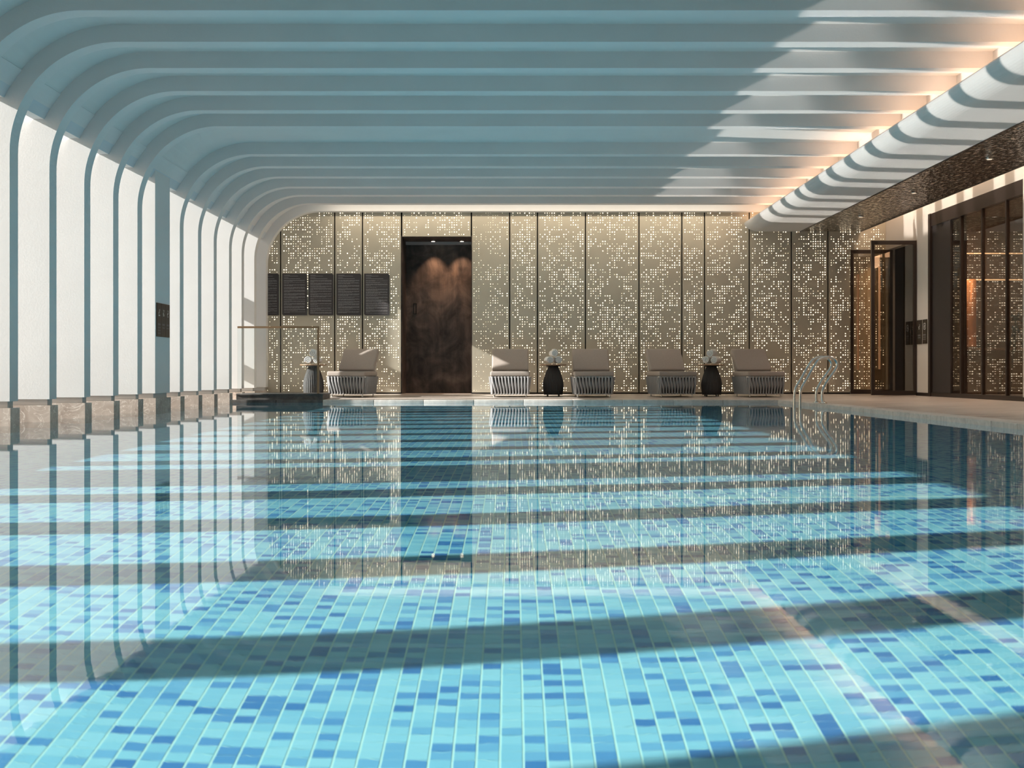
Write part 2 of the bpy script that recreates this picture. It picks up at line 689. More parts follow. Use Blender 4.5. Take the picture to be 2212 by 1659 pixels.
field = MB()
cand = []
iy0 = int(PY0 / TL) + 1
for iy in range(int(2.2 / TL), int(NEARY / TL)):
    y = (iy + 0.5) * TL
    lim = 0.46 * y + 0.5
    for ix in range(int(-lim / TW) - 1, int(lim / TW) + 1):
        x = TX0 + (ix + 0.5) * TW
        u = F * (HC + 1.25 / 1.6) / y
        vis = 2.86 <= y and abs(x) < 0.412 * y
        cand.append((not vis, y, abs(x), x))
cand.sort()
tile0 = None
for i, (nv, y, ax_, x) in enumerate(cand):
    if i < 300:
        if tile0 is None:
            m_ = MB()
            tile_shape(m_, 0, 0)
            tile0 = m_.build('tile', TILE_PIECE, pool, (x, y, 0))
            rec.append(tile0)
        else:
            c = tile0.copy()
            COL.objects.link(c)
            c.parent = pool
            c.location = (x, y, 0)
            rec.append(c)
    else:
        tile_shape(field, x, y)
fo = field.build('tile_field', TILE_PIECE, pool)
fo['kind'] = 'stuff'
rec.append(fo)
for o in rec:
    o.cycles.is_caustics_receiver = True

wat = MB().add([(PX0, PY0, 0), (PX1, PY0, 0), (PX1, PY1, 0), (PX0, PY1, 0)], [(0, 1, 2, 3)], True).build('water', WATER)
tag(wat, 'clear still pool water mirroring the hall', 'water', kind='stuff')
wat.cycles.is_caustics_caster = True

# ---------------------------------------------------------------- deck and coping
mb = MB()
EX, EY = PX1 + 0.30, PY1 + 0.30
for quad in ([(PX0, EY, COPZ), (EX, EY, COPZ), (XR, YW, DECK), (PX0, YW, DECK)],
             [(EX, Y0, COPZ), (XR, Y0, DECK), (XR, YW, DECK), (EX, EY, COPZ)]):
    mb.add(quad + [(p[0], p[1], -0.3) for p in quad],
           [(0, 1, 2, 3), (7, 6, 5, 4), (0, 4, 5, 1), (1, 5, 6, 2), (2, 6, 7, 3), (3, 7, 4, 0)])
mb.box(PX0, XR, YW, YW + 1.3, -0.3, DECK)
mb.box(XR, XR + 4, Y0, YW + 1.3, -0.3, DECK)
mb.box(PX0, EX, Y0, PY0 - 0.2, -0.3, COPZ)
floor = mb.build('floor', DECKST)
tag(floor, 'veined beige stone deck around the pool', kind='structure')
MB().box(PX0, PX1 + 0.3, PY1 + 0.04, PY1 + 0.30, -0.3, 0.02).build('coping_bed', COPE, floor)
MB().box(PX1 + 0.04, PX1 + 0.3, PY0, PY1 + 0.04, -0.3, 0.02).build('coping_bed', COPE, floor)
x = PX0
n = 0
edges = [wx(p, PY1) for p in (700, 807.5, 915, 1024, 1131, 1238, 1345, 1455, 1562)]
edges = [PX0, -4.1, wx(697, PY1)] + edges[1:] + [PX1]
for a, b in zip(edges[:-1], edges[1:]):
    MB().box(a + 0.004, b - 0.004, PY1, PY1 + 0.298, -0.06, COPZ + 0.001).build('coping_stone', DARKST if b < -3.0 else COPE, floor, bevel=0.006, seg=2)
y = PY1 + 0.298
while y > PY0:
    MB().box(PX1, PX1 + 0.298, y - 0.61 + 0.004, y - 0.004, -0.06, COPZ + 0.001).build('coping_stone', COPE, floor, bevel=0.006, seg=2)
    y -= 0.61

# ---------------------------------------------------------------- back wall with perforated panels
mb = MB()
zt = 4.02
DXL, DXR = wx(868), wx(1018)
ZD = wz(512)
RECESS = 1.0
mb.box(XO, DXL - 0.02, YW + 0.06, YW + 0.2, 0, zt)
mb.box(DXR + 0.02, XR + 0.1, YW + 0.06, YW + 0.2, 0, zt)
mb.box(DXL - 0.02, DXR + 0.02, YW + 0.06, YW + 0.2, ZD + 0.03, zt)
wall_back = mb.build('wall_back', DARKJ)
tag(wall_back, 'back wall behind the perforated panels', kind='structure')
mb = MB()
mb.box(DXL - 0.12, DXL, YW + 0.035, YW + RECESS, 0, ZD)
mb.box(DXR, DXR + 0.12, YW + 0.05, YW + RECESS, 0, ZD)
mb.box(DXL - 0.12, DXR + 0.12, YW + 0.035, YW + RECESS, ZD, ZD + 0.03)
mb.box(DXL - 0.12, DXR + 0.12, YW + RECESS + 0.06, YW + RECESS + 0.15, 0, ZD + 0.1)
mb.build('door_reveal', DOORM, wall_back)
pb = [wx(p) for p in (560, 606, 723, 783, 867)]
pb2 = [wx(p) for p in (1018.5, 1101, 1161, 1264.6, 1380.4, 1473, 1522, 1618.5, 1709.5, 1788.6, 1915)]
panels = [(a, b, DECK + 0.03, zt) for a, b in zip(pb[:-1], pb[1:])]
panels.append((DXL, DXR, ZD + 0.012, zt))
panels += [(a, b, DECK + 0.03, zt) for a, b in zip(pb2[:-1], pb2[1:])]
prng = random.Random(21)
DP = 0.0468


def vnoise(gx, gz, s, seed):
    def h(i, j):
        return random.Random((i * 7919 + j * 104729 + seed * 31) & 0xffffffff).random()
    x_, z_ = gx / s, gz / s
    i, j = math.floor(x_), math.floor(z_)
    a, b = x_ - i, z_ - j
    a, b = a * a * (3 - 2 * a), b * b * (3 - 2 * b)
    return (h(i, j) * (1 - a) + h(i + 1, j) * a) * (1 - b) + (h(i, j + 1) * (1 - a) + h(i + 1, j + 1) * a) * b


oct8 = [(math.cos(2 * PI * k / 8 + PI / 8), math.sin(2 * PI * k / 8 + PI / 8)) for k in range(8)]
for pi_, (xa, xb, za, zb) in enumerate(panels):
    p = MB().box(xa + 0.012, xb - 0.012, YW, YW + 0.03, za, zb).build('panel', PANEL, wall_back)
    dm = MB()
    nx = int((xb - xa - 0.05) / DP)
    offx = (xb - xa - (nx - 1) * DP) / 2
    nz = int((min(zb, 3.78) - za - 0.05) / DP)
    holes = [(prng.randrange(-2, max(1, nx)), prng.randrange(0, max(1, nz)), prng.choice((2, 3, 3, 4)), prng.choice((2, 3, 4, 6)))
             for _ in range(int(nx * nz / 75) + 1)]
    for i in range(nx):
        for j in range(nz):
            if any(hx <= i < hx + hw and hz <= j < hz + hh for hx, hz, hw, hh in holes):
                continue
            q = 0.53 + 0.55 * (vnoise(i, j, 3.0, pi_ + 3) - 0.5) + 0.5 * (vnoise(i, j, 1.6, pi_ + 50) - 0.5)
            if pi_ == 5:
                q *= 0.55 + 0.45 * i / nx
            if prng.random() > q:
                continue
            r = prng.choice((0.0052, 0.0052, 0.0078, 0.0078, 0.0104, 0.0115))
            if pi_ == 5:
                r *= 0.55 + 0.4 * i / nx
            cx, cz = xa + offx + i * DP, za + 0.04 + j * DP
            b = len(dm.v)
            dm.v += [(cx + r * a, YW - 0.002, cz + r * c_) for a, c_ in oct8]
            dm.f.append(tuple(range(b, b + 8)))
            dm.s.append(False)
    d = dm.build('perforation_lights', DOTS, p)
    d['kind'] = 'stuff'
    # all discs look into the hall
b_ = MB()
b_.box(TIP, DXL - 0.0, YW + 0.012, YW + 0.06, DECK, DECK + 0.03)
b_.box(DXR, XR, YW + 0.012, YW + 0.06, DECK, DECK + 0.03)
tag(b_.build('baseboard_back', DARKJ), kind='structure')

# door of patinated bronze
d1 = empty('door_1', ((DXL + DXR) / 2, YW + RECESS, DECK))
tag(d1, 'dark patinated bronze door in a deep recess', kind='structure')
hw = (DXR - DXL) / 2
MB().box(-hw, hw, 0, 0.05, 0.0, ZD - DECK).build('door_leaf', DOORM, d1)
hx = wx(896.5, YW + RECESS) - (DXL + DXR) / 2
hz = wz(667, YW + RECESS) - DECK
mb = MB()
mb.box(hx - 0.032, hx - 0.020, -0.012, 0.0, hz - 0.11, hz + 0.11)
mb.box(hx + 0.020, hx + 0.032, -0.012, 0.0, hz - 0.11, hz + 0.11)
mb.box(hx - 0.032, hx + 0.032, -0.012, 0.0, hz + 0.10, hz + 0.112)
mb.box(hx - 0.032, hx + 0.032, -0.012, 0.0, hz - 0.112, hz - 0.10)
mb.build('flush_pull', BLACK, d1)
MB().box(DXL, DXR, YW + RECESS - 0.12, YW + RECESS - 0.003, ZD - 0.055, ZD).xform(Matrix.Translation((-(DXL + DXR) / 2, -(YW + RECESS), -DECK))).build('header_strip', plain('grey_header', (0.36, 0.34, 0.35), 0.4), d1)
for i, px in enumerate((936, 998)):
    xx = wx(px, YW + 0.75)
    dl = MB().lathe([(0.048, ZD - 0.012), (0.05, ZD - 0.004), (0.05, ZD)], 20, (xx, YW + 0.70)).build('downlight', STEEL)
    tag(dl, ('round recessed downlight above the middle of the bronze door', 'round recessed downlight above the right edge of the bronze door')[i], 'light', 'door recess downlights')
    MB().lathe([(0.036, ZD - 0.016), (0.036, ZD - 0.011)], 20, (xx, YW + 0.70)).build('lens', LAMPLENS, dl)
    sp = bpy.data.lights.new('downlight_beam', 'SPOT')
    sp.energy = 60
    sp.color = (1.0, 0.60, 0.36)
    sp.spot_size = math.radians(75)
    sp.spot_blend = 0.7
    sp.shadow_soft_size = 0.03
    so = bpy.data.objects.new('downlight_beam', sp)
    so.location = (xx, YW + 0.70, ZD - 0.03)
    so.rotation_euler = (math.radians(12), 0, 0)
    COL.objects.link(so)
    so.parent = dl

# ---------------------------------------------------------------- right wall, glass doors, glazed wall
mb = MB()
TH = 0.14
DZ = 2.95
GY0, GY1, GZ = 17.7, 21.68, 3.33
DY0, DY1 = 22.35, 24.06
mb.box(XR, XR + TH, DY1, YW + 0.1, DECK, 4.0)
mb.box(XR, XR + TH, DY0, DY1, DZ, 4.0)
mb.box(XR, XR + TH, GY1, DY0, DECK, 4.0)
mb.box(XR, XR + TH, GY0, GY1, GZ, 4.0)
mb.box(XR, XR + TH, Y0, GY0, DECK, 4.0)
wall_right = mb.build('wall_right', PL_WALL)
tag(wall_right, 'beige plaster wall on the right', kind='structure')
mb = MB()
mb.box(XR - 0.015, XR, GY1, DY0, DECK, DECK + 0.06)
mb.box(XR - 0.015, XR, Y0, GY0, DECK, DECK + 0.06)
tag(mb.build('baseboard_right', BRONZE), kind='structure')
# frame of the glazed wall
yfr = [wy for wy in (7.4 * F / (2050 - 1106), 7.4 * F / (2072 - 1106), 7.4 * F / (2118 - 1106), 7.4 * F / (2170 - 1106), GY0 + 0.03)]
gw = MB().box(XR + 0.0, XR + TH, GY0, GY1, GZ - 0.05, GZ).build('window_30', BRONZE)
tag(gw, 'tall bronze framed glass wall on the right', kind='structure')
MB().box(XR - 0.02, XR + 0.30, GY1 - 0.10, GY1 + 0.002, DECK, GZ).build('jamb', BRONZE, gw)
MB().box(XR + 0.02, XR + 0.30, yfr[0], GY1 - 0.102, DECK, GZ).build('jamb', plain('bronze_reveal', (0.035, 0.028, 0.027), 0.5), gw)
MB().box(XR, XR + 0.10, GY0, GY1, DECK, DECK + 0.07).build('bottom_rail', BRONZE, gw)
MB().box(XR, XR + 0.10, GY0, GY1, GZ - 0.22, GZ - 0.05).build('top_rail', BRONZE, gw)
for y in yfr[1:]:
    MB().box(XR + 0.02, XR + 0.06, y - 0.022, y + 0.022, DECK + 0.07, GZ - 0.22).build('mullion', BRONZE, gw)
ys = sorted(yfr)
for a, b in zip(ys[:-1], ys[1:]):
    MB().box(XR + 0.045, XR + 0.053, a, b, DECK + 0.07, GZ - 0.22).build('pane', DOORG, gw)


def glass_door(name, y, x0, x1, ztop, label):
    d = empty(name, (x0, y, DECK))
    tag(d, label, kind='structure')
    w_ = x1 - x0
    h_ = ztop - DECK
    z0 = 0.008
    fr = 0.055
    MB().box(0, fr, -0.025, 0.025, z0, h_).build('stile', BRONZE, d)
    MB().box(w_ - fr, w_, -0.025, 0.025, z0, h_).build('stile', BRONZE, d)
    MB().box(fr, w_ - fr, -0.025, 0.025, h_ - 0.07, h_).build('top_rail', BRONZE, d)
    MB().box(fr, w_ - fr, -0.025, 0.025, z0, 0.09).build('bottom_rail', BRONZE, d)
    MB().box(fr, w_ - fr, -0.005, 0.005, 0.09, h_ - 0.07).build('pane', DOORG, d)
    hb = MB()
    hb.tube([(fr + 0.075, -0.07, h_ * 0.17), (fr + 0.075, -0.07, h_ * 0.83)], 0.021, 12)
    hnd = hb.build('handle', WARMWOOD, d)
    pb_ = MB()
    for zz in (0.27, 0.73):
        pb_.tube([(fr + 0.075, -0.055, h_ * zz), (fr + 0.075, -0.005, h_ * zz)], 0.010, 8)
    pb_.build('standoff', BRASS, hnd)
    return d


glass_door('door_2', DY0, wx(1882, DY0), wx(1979, DY0), wz(520, DY0), 'nearer bronze framed glass door leaf standing open')
glass_door('door_3', 23.9, wx(1837, 23.9), wx(1837, 23.9) + (wx(1979, DY0) - wx(1882, DY0)), wz(540, 23.9), 'farther bronze framed glass door leaf standing open')

# room behind the glass
mb = MB()
mb.box(XR + 3.6, XR + 3.7, 10, YW + 0.1, DECK, 3.5)
mb.box(XR + TH, XR + 3.7, 9.9, 10, DECK, 3.5)
mb.box(XR + TH, XR + 3.7, YW, YW + 0.1, DECK, 3.5)
mb.box(XR + TH, XR + 3.7, 22.75, 22.85, DECK, 3.5)
mb.box(XR + 1.2, XR + 1.3, 22.85, YW, DECK, 3.5)
wi = mb.build('wall_interior', DARKROOM)
tag(wi, 'dark panelled walls of the room behind the glass', kind='structure')
for zz in (2.74, 2.25):
    MB().box(XR + TH + 0.22, XR + 3.58, 22.70, 22.748, zz - 0.012, zz + 0.012).build('led_shelf_strip', LED, wi)
ci = MB().box(XR + TH, XR + 3.7, 10, YW + 0.1, 3.42, 3.5).build('ceiling_interior', m_stone('rough_ceiling', (0.10, 0.075, 0.06), (0.26, 0.19, 0.15), 30, 0.35))
tag(ci, 'speckled ceiling of the room behind the glass', kind='structure')
CX, CYY = 8.22, 22.0
ct = empty('reception_counter', (CX + 0.35, CYY + 0.1, DECK))
tag(ct, 'dark counter in the room behind the glass wall', 'counter')
MB().box(-0.75, 0.75, -0.25, 0.25, 0.0, 0.82).build('counter_body', DARKROOM, ct)
MB().box(-0.80, 0.80, -0.28, 0.28, 0.82, 0.86).build('counter_top', plain('counter_stone', (0.16, 0.12, 0.10), 0.25), ct)
cl = empty('cylinder_lamp', (CX, CYY, DECK + 0.86))
tag(cl, 'tall copper cylinder lamp glowing on the dark counter', 'lamp')
MB().lathe([(0.12, 0.0), (0.13, 0.012), (0.13, 1.22), (0.12, 1.235)], 40).build('copper_cylinder', plain('copper', (0.80, 0.42, 0.22), 0.28, 0.55), cl)
MB().lathe([(0.145, 0.0), (0.145, 0.02)], 32).build('base_plate', BRONZE, cl)


def area(name, loc, size, sy, power, col, rot, parent=None, spread=180):
    l_ = bpy.data.lights.new(name, 'AREA')
    l_.shape = 'RECTANGLE'
    l_.size, l_.size_y = size, sy
    l_.energy = power
    l_.color = col
    l_.spread = math.radians(spread)
    o_ = bpy.data.objects.new(name, l_)
    o_.location = loc
    o_.rotation_euler = rot
    COL.objects.link(o_)
    if parent:
        o_.parent = parent
    return o_


area('room_lamp', (XR + 2.0, 17.5, 3.38), 1.0, 6.0, 110, (1.0, 0.62, 0.38), (0, 0, 0))
area('cylinder_fill_lamp', (CX - 0.35, CYY - 0.55, 3.2), 0.15, 0.15, 90, (1.0, 0.66, 0.40), (math.radians(15), math.radians(-8), 0))  # unseen overhead lamp added to brighten the copper cylinder

# tripod in the room behind the glass
tp = empty('tripod', (7.95, 19.3, DECK))
tag(tp, 'black camera tripod standing behind the glass wall', 'tripod')
for k in range(3):
    a = math.radians(80 + 120 * k)
    lg = MB().tube([(0.03 * math.cos(a), 0.03 * math.sin(a), 1.12), (0.20 * math.cos(a), 0.20 * math.sin(a), 0.55)], 0.016, 8)
    lg.tube([(0.19 * math.cos(a), 0.19 * math.sin(a), 0.58), (0.36 * math.cos(a), 0.36 * math.sin(a), 0.012)], 0.011, 8)
    lo = lg.build('leg', BLACK, tp)
MB().tube([(0, 0, 0.75), (0, 0, 1.24)], 0.014, 10).build('centre_column', BLACK, tp)
MB().box(-0.035, 0.035, -0.035, 0.035, 1.08, 1.16).build('spider', BLACK, tp)
mb = MB().box(-0.04, 0.04, -0.04, 0.04, 1.24, 1.29)
mb.box(-0.055, 0.055, -0.045, 0.045, 1.30, 1.33)
mb.tube([(0.03, 0, 1.27), (0.13, -0.03, 1.20)], 0.007, 6)
mb.build('tripod_head', BLACK, tp)

# ---------------------------------------------------------------- hidden and added lighting of the hall
area('cove_light', (4.83, (Y0 + YW) / 2, 3.435), 0.14, YW - Y0 - 0.2, 85, (1.0, 0.60, 0.36), (PI, 0, 0))
area('slot_light', (7.15, (Y0 + YW) / 2, 3.90), 0.16, YW - Y0 - 0.2, 150, (1.0, 0.72, 0.50), (0, 0, 0))
area('panel_fill_lamp', (0.4, 23.55, 3.855), 8.0, 0.10, 44, (1.0, 0.86, 0.68), (math.radians(14), 0, 0))  # unseen lamp added to brighten the back wall panels
for k, yd in enumerate((21.9, 19.0, 16.0, 13.0, 10.0)):
    dl = MB().lathe([(0.042, 3.312), (0.05, 3.318), (0.05, 3.323)], 20, (6.25, yd)).build('downlight', STEEL)
    tag(dl, '%s recessed downlight in the rippled metal soffit' % ('farthest small', 'second farthest small', 'middle small', 'second nearest small', 'nearest small')[k], 'light', 'soffit downlights')
    MB().lathe([(0.034, 3.309), (0.034, 3.313)], 20, (6.25, yd)).build('lens', LAMPLENS2, dl)
    sp = bpy.data.lights.new('downlight_beam', 'SPOT')
    sp.energy = 90
    sp.color = (1.0, 0.84, 0.70)
    sp.spot_size = math.radians(95)
    sp.spot_blend = 0.8
    sp.shadow_soft_size = 0.04
    so = bpy.data.objects.new('downlight_beam', sp)
    so.location = (6.25, yd, 3.29)
    COL.objects.link(so)
    so.parent = dl
# added area lamps imitating sun reflected up by the water, one per window bay
up = Vector((1, SUN_S, SUN_Z)).normalized()
zaxis = -up
xaxis = Vector((0, 1, 0)) - up * up.y
xaxis.normalize()
yaxis = zaxis.cross(xaxis)
GL_E = 3.3
A = Vector((1.42, 0, 0.03))
t_ = 0.5 * (A.x - TIP) / 1.25
B = Vector((A.x - 0.5 * t_, 0, t_))
mid = (A + B) / 2
hlen = (B - A).length
for (ya, yb) in gaps:
    if ya > 20.9 or ya < 1.5:
        continue
    c0 = ya + SUN_S * (-XO)
    c1 = yb + SUN_S * (-TIP)
    w_ = c1 - c0
    yc = (c0 + c1) / 2 + SUN_S * mid.x
    gl_ = area('added_glint_lamp', (mid.x, yc, mid.z), w_ * 0.983, hlen, GL_E * w_ * hlen, (1.0, 0.93, 0.84), (0, 0, 0), None, 1.2)
    gl_.rotation_euler = Matrix((xaxis, yaxis, zaxis)).transposed().to_euler()

# wall behind the camera
tag(MB().box(XO - 0.13, XR + TH, Y0 - 0.2, Y0, -0.3, 4.02).build('wall_front', DOORM), kind='structure')

# ---------------------------------------------------------------- stone platform and glass railing
PYF = 21.32
pf = empty('stone_platform', (-4.1, PYF, COPZ))
tag(pf, 'low dark stone platform at the far left corner of the pool', 'platform')
xl, xr = TIP + 0.02 + 4.1, wx(697, PYF) + 4.1
MB().box(xl, xr, 0, 0.85, 0.0, 0.080).build('riser', DARKST, pf)
MB().box(xl, xr + 0.015, -0.02, 0.85, 0.080, 0.110).build('tread_slab', DARKST, pf, bevel=0.005)
RY = PYF + 0.06
rl = empty('glass_railing', (-4.1, RY, COPZ + 0.110))
tag(rl, 'frameless glass railing with brass top rail on dark stone platform', 'railing')
rx0, rx1 = TIP + 0.03 + 4.1, wx(687.5, RY) + 4.1
rh = wz(707, RY) - COPZ - 0.110
MB().box(rx0, rx1 + 0.018, -0.02, 0.02, rh - 0.016, rh + 0.018).build('top_rail', BRASS, rl)
MB().box(rx1 - 0.018, rx1 + 0.018, -0.02, 0.02, 0, rh - 0.016).build('post', BRASS, rl)
MB().box(rx0, rx1 - 0.018, -0.006, 0.006, 0.0, rh - 0.016).build('pane', RAILG, rl)

# ---------------------------------------------------------------- pool ladder
LX = 4.74
ld = empty('pool_ladder', (LX, 18.8, COPZ))
tag(ld, 'curved stainless steel pool ladder at the right edge of the pool', 'ladder')


def smooth_path(pts, it=3):
    p = [Vector(q) for q in pts]
    for _ in range(it):
        q = [p[0]]
        for a, b in zip(p[:-1], p[1:]):
            q.append(a * 0.75 + b * 0.25)
            q.append(a * 0.25 + b * 0.75)
        q.append(p[-1])
        p = q
    return p


for k, yy in enumerate((0.2, -0.2)):
    y = 18.8 + yy

    def LP(px, py, q=19.0 if yy > 0 else 18.6):
        return (wx(px, q) - LX, yy, wz(py, q) - COPZ)
    dx = 0 if yy > 0 else 12.6
    pts = [(0.0, yy, 0.0), LP(1763 + dx, 858), LP(1763.5 + dx, 843), LP(1775 + dx, 822), LP(1790 + dx, 803), LP(1798 + dx, 788), LP(1792 + dx, 775), LP(1779 + dx, 770.5), LP(1763 + dx, 773), LP(1752 + dx, 780), LP(1730 + dx, 820), LP(1717 + dx, 840), LP(1716 + dx, 858)]
    x_ = pts[-1][0]
    pts += [(x_, yy, -0.2), (x_ + 0.01, yy, -0.5), (x_ + 0.02, yy, -1.15)]
    MB().tube(smooth_path(pts), 0.0225, 12).build('rail', STEEL, ld)
    MB().lathe([(0.055, 0.0), (0.055, 0.012), (0.03, 0.03)], 20, (0.0, yy)).build('flange', STEEL, ld)
for zz in (-0.42, -0.72, -1.02):
    MB().box(x_ - 0.03, x_ + 0.05, -0.19, 0.19, zz - 0.015, zz + 0.015).build('tread', STEEL, ld)

# ---------------------------------------------------------------- lounge chairs
def make_chair():
    r = empty('lounge_chair')
    W, WB, D_, DB = 0.385, 0.345, 0.40, 0.365
    zb, zt_ = 0.055, 0.365
    # added dark inner box so the gaps between the straps look shaded
    iv = 0.03
    mb = MB()
    mb.add([(-WB + iv, -DB + iv, zb), (WB - iv, -DB + iv, zb), (WB - iv, DB - iv, zb), (-WB + iv, DB - iv, zb),
            (-W + iv, -D_ + iv, zt_), (W - iv, -D_ + iv, zt_), (W - iv, D_ - iv, zt_), (-W + iv, D_ - iv, zt_)],
           [(3, 2, 1, 0), (4, 5, 6, 7), (0, 1, 5, 4), (1, 2, 6, 5), (2, 3, 7, 6), (3, 0, 4, 7)])
    mb.build('gap_shade_box', plain('gap_shade', (0.05, 0.05, 0.055), 0.8), r)
    for z, w_, d_ in ((zb, WB, DB), (zt_, W, D_)):
        mb = MB()
        q = 0.05
        path = []
        for cx, cy_, a0 in ((w_ - q, -d_ + q, -90), (w_ - q, d_ - q, 0), (-w_ + q, d_ - q, 90), (-w_ + q, -d_ + q, 180)):
            for t in range(5):
                a = math.radians(a0 + 90 * t / 4)
                path.append((cx + (q - 0.012) * math.cos(a), cy_ + (q - 0.012) * math.sin(a), z))
        path.append(path[0])
        mb.tube(path, 0.012, 8)
        mb.build('frame_rail', STEEL, r)
    NS = 12

    def strap(mb_, xt, xb, off, wd):
        seg = 8
        vs_, fs_ = [], []
        for i in range(seg + 1):
            t = i / seg
            x_ = xt + (xb - xt) * (t * t * (3 - 2 * t))
            z_ = zt_ + 0.012 - (zt_ - zb + 0.02) * t
            y_ = -(D_ + (DB - D_) * t) - 0.004 - off * math.sin(PI * t)
            h = wd / 2
            for (ux, uy) in ((-h, 0.008), (-h * 0.6, -0.006), (h * 0.6, -0.006), (h, 0.008)):
                vs_.append((x_ + ux, y_ + uy, z_))
        for i in range(seg):
            for k in range(4):
                k2 = (k + 1) % 4
                fs_.append((i * 4 + k, i * 4 + k2, (i + 1) * 4 + k2, (i + 1) * 4 + k))
        mb_.add(vs_, fs_, True)
    sx = 2 * (W - 0.055) / (NS - 1)
    for i in range(NS):
        xt = -W + 0.055 + i * sx
        xb = xt * WB / W
        mb = MB()
        strap(mb, xt, xb - sx * 0.48, 0.006, 0.036)
        mb.build('strap', STRAP, r)
        mb = MB()
        strap(mb, xt + 0.004, xb + sx * 0.48, 0.020, 0.036)
        mb.build('strap', STRAP, r)
    # close-set straps round the sides and back
    mb = MB()

    def side(px, py, qx, qy, n_):
        for i in range(n_):
            t = (i + 0.5) / n_
            for tt in (0,):
                x0, y0 = px + (qx - px) * t, py + (qy - py) * t
                dx, dy = (qx - px) / n_ * 0.49, (qy - py) / n_ * 0.49
                nx_, ny_ = dy / (abs(dx) + abs(dy)), -dx / (abs(dx) + abs(dy))
                k = WB / W
                kd = DB / D_
                top, bot = zt_ + 0.01, zb - 0.008
                vs_ = []
                for z_, s1, s2 in ((top, 1, 1), (bot, k, kd)):
                    bulge = 0.010
                    for f_, bb in ((-1, 0.0), (-0.5, bulge), (0.5, bulge), (1, 0.0)):
                        vs_.append(((x0 + dx * f_) * s1 + nx_ * bb, (y0 + dy * f_) * s2 + ny_ * bb, z_))
                mb.add(vs_, [(0, 1, 5, 4), (1, 2, 6, 5), (2, 3, 7, 6), (0, 4, 7, 3)], True)
    c_ = 0.05
    side(W, -D_ + c_, W, D_ - c_, 15)
    side(W - c_, -D_, W, -D_ + c_, 2)
    side(W, D_ - c_, W - c_, D_, 2)
    side(W - c_, D_, -W + c_, D_, 15)
    side(-W + c_, D_, -W, D_ - c_, 2)
    side(-W, D_ - c_, -W, -D_ + c_, 15)
    side(-W, -D_ + c_, -W + c_, -D_, 2)
    mb.build('side_weave', STRAP, r)
    MB().box(-W + 0.02, W - 0.02, -D_ - 0.01, D_ - 0.02, zt_ + 0.012, zt_ + 0.105).build('seat_cushion', CUSHION, r, bevel=0.032, seg=4)
    # reclined back
    bk = MB().box(-0.345, 0.345, -0.06, 0.06, 0.0, 0.515)
    bo = bk.build('back_cushion', CUSHION, r, bevel=0.035, seg=4)
    bo.location = (0, 0.215, zt_ + 0.10)
    bo.rotation_euler = (math.radians(-27), 0, 0)
    fr_ = MB()
    path = [(-0.30, 0.29, zt_ - 0.1), (-0.30, 0.30, zt_), (-0.30, 0.53, 0.80), (-0.27, 0.545, 0.83), (0.27, 0.545, 0.83), (0.30, 0.53, 0.80), (0.30, 0.30, zt_), (0.30, 0.29, zt_ - 0.1)]
    fr_.tube(path, 0.012, 8)
    fr_.build('back_frame', STEEL, r)
    for sx_ in (-1, 1):
        for sy_ in (-1, 1):
            mb = MB().tube([(sx_ * (WB - 0.05), sy_ * (DB - 0.04), zb), (sx_ * (WB - 0.05), sy_ * (DB - 0.04), 0.006)], 0.013, 10)
            mb.lathe([(0.02, 0.0), (0.02, 0.008)], 12, (sx_ * (WB - 0.05), sy_ * (DB - 0.04)))
            mb.build('leg', STEEL, r)
    return r


chair0 = make_chair()
CH = [  # pixel centre of the woven base, depth, yaw, label
    (762, 22.87, -11, 'woven lounge chair with sunlit seat, left of the bronze door'),
    (1102, 22.82, 0, 'first woven lounge chair right of the bronze door, a sun patch on its back'),
    (1279.5, 22.82, 1, 'second woven lounge chair right of the bronze door, next to a towel table'),
    (1450, 22.87, 11, 'third woven lounge chair right of the bronze door, turned slightly aside'),
    (1638, 22.87, 11, 'woven lounge chair nearest the pool ladder'),
]
for i, (px, d, yaw, lab) in enumerate(CH):
    c = chair0 if i == 0 else copy_tree(chair0)
    c.location = (wx(px, d), d, deckz(wx(px, d), d) + 0.003)
    c.rotation_euler = (0, 0, math.radians(yaw))
    tag(c, lab, 'chair', 'woven lounge chairs along the back wall')
    if i < 2:
        for q in kids(c):
            if q.name.startswith('back_cushion'):
                q.rotation_euler = (math.radians(-38), 0, 0)
            if q.name.startswith('back_frame'):
                q.location = (0, 0.05, -0.06)

# ---------------------------------------------------------------- side tables and towels
def make_table():
    r = empty('side_table')
    pr = []
    for i in range(25):
        t = i / 24
        z = 0.03 + 0.53 * t
        if t < 0.35:
            rad = 0.172 + 0.020 * math.sin(PI / 2 * t / 0.35)
        else:
            q = (t - 0.35) / 0.65
            rad = 0.192 - 0.105 * q ** 1.55
        pr.append((rad, z))
    MB().lathe(pr, 160, rib=(0.0042, 32)).build('rattan_base', RATTAN, r)
    MB().lathe([(0.235, 0.578), (0.25, 0.583), (0.25, 0.597), (0.245, 0.602)], 48).build('table_top', TABLETOP, r)
    MB().lathe([(0.13, 0.556), (0.14, 0.579)], 32).build('top_support', BLACK, r)
    for k in range(4):
        a = PI / 4 + PI / 2 * k
        MB().lathe([(0.013, 0.0), (0.013, 0.035)], 10, (0.15 * math.cos(a), 0.15 * math.sin(a))).build('foot', BLACK, r)
    return r


table0 = make_table()
TB = [(677, 22.95, 'bell shaped rattan side table with towels behind the glass railing', 0),
      (1195, 23.0, 'bell shaped rattan side table between first and second chair right of the door', 8),
      (1537, 23.0, 'bell shaped rattan side table with towels beside the chair nearest the pool ladder', -24)]


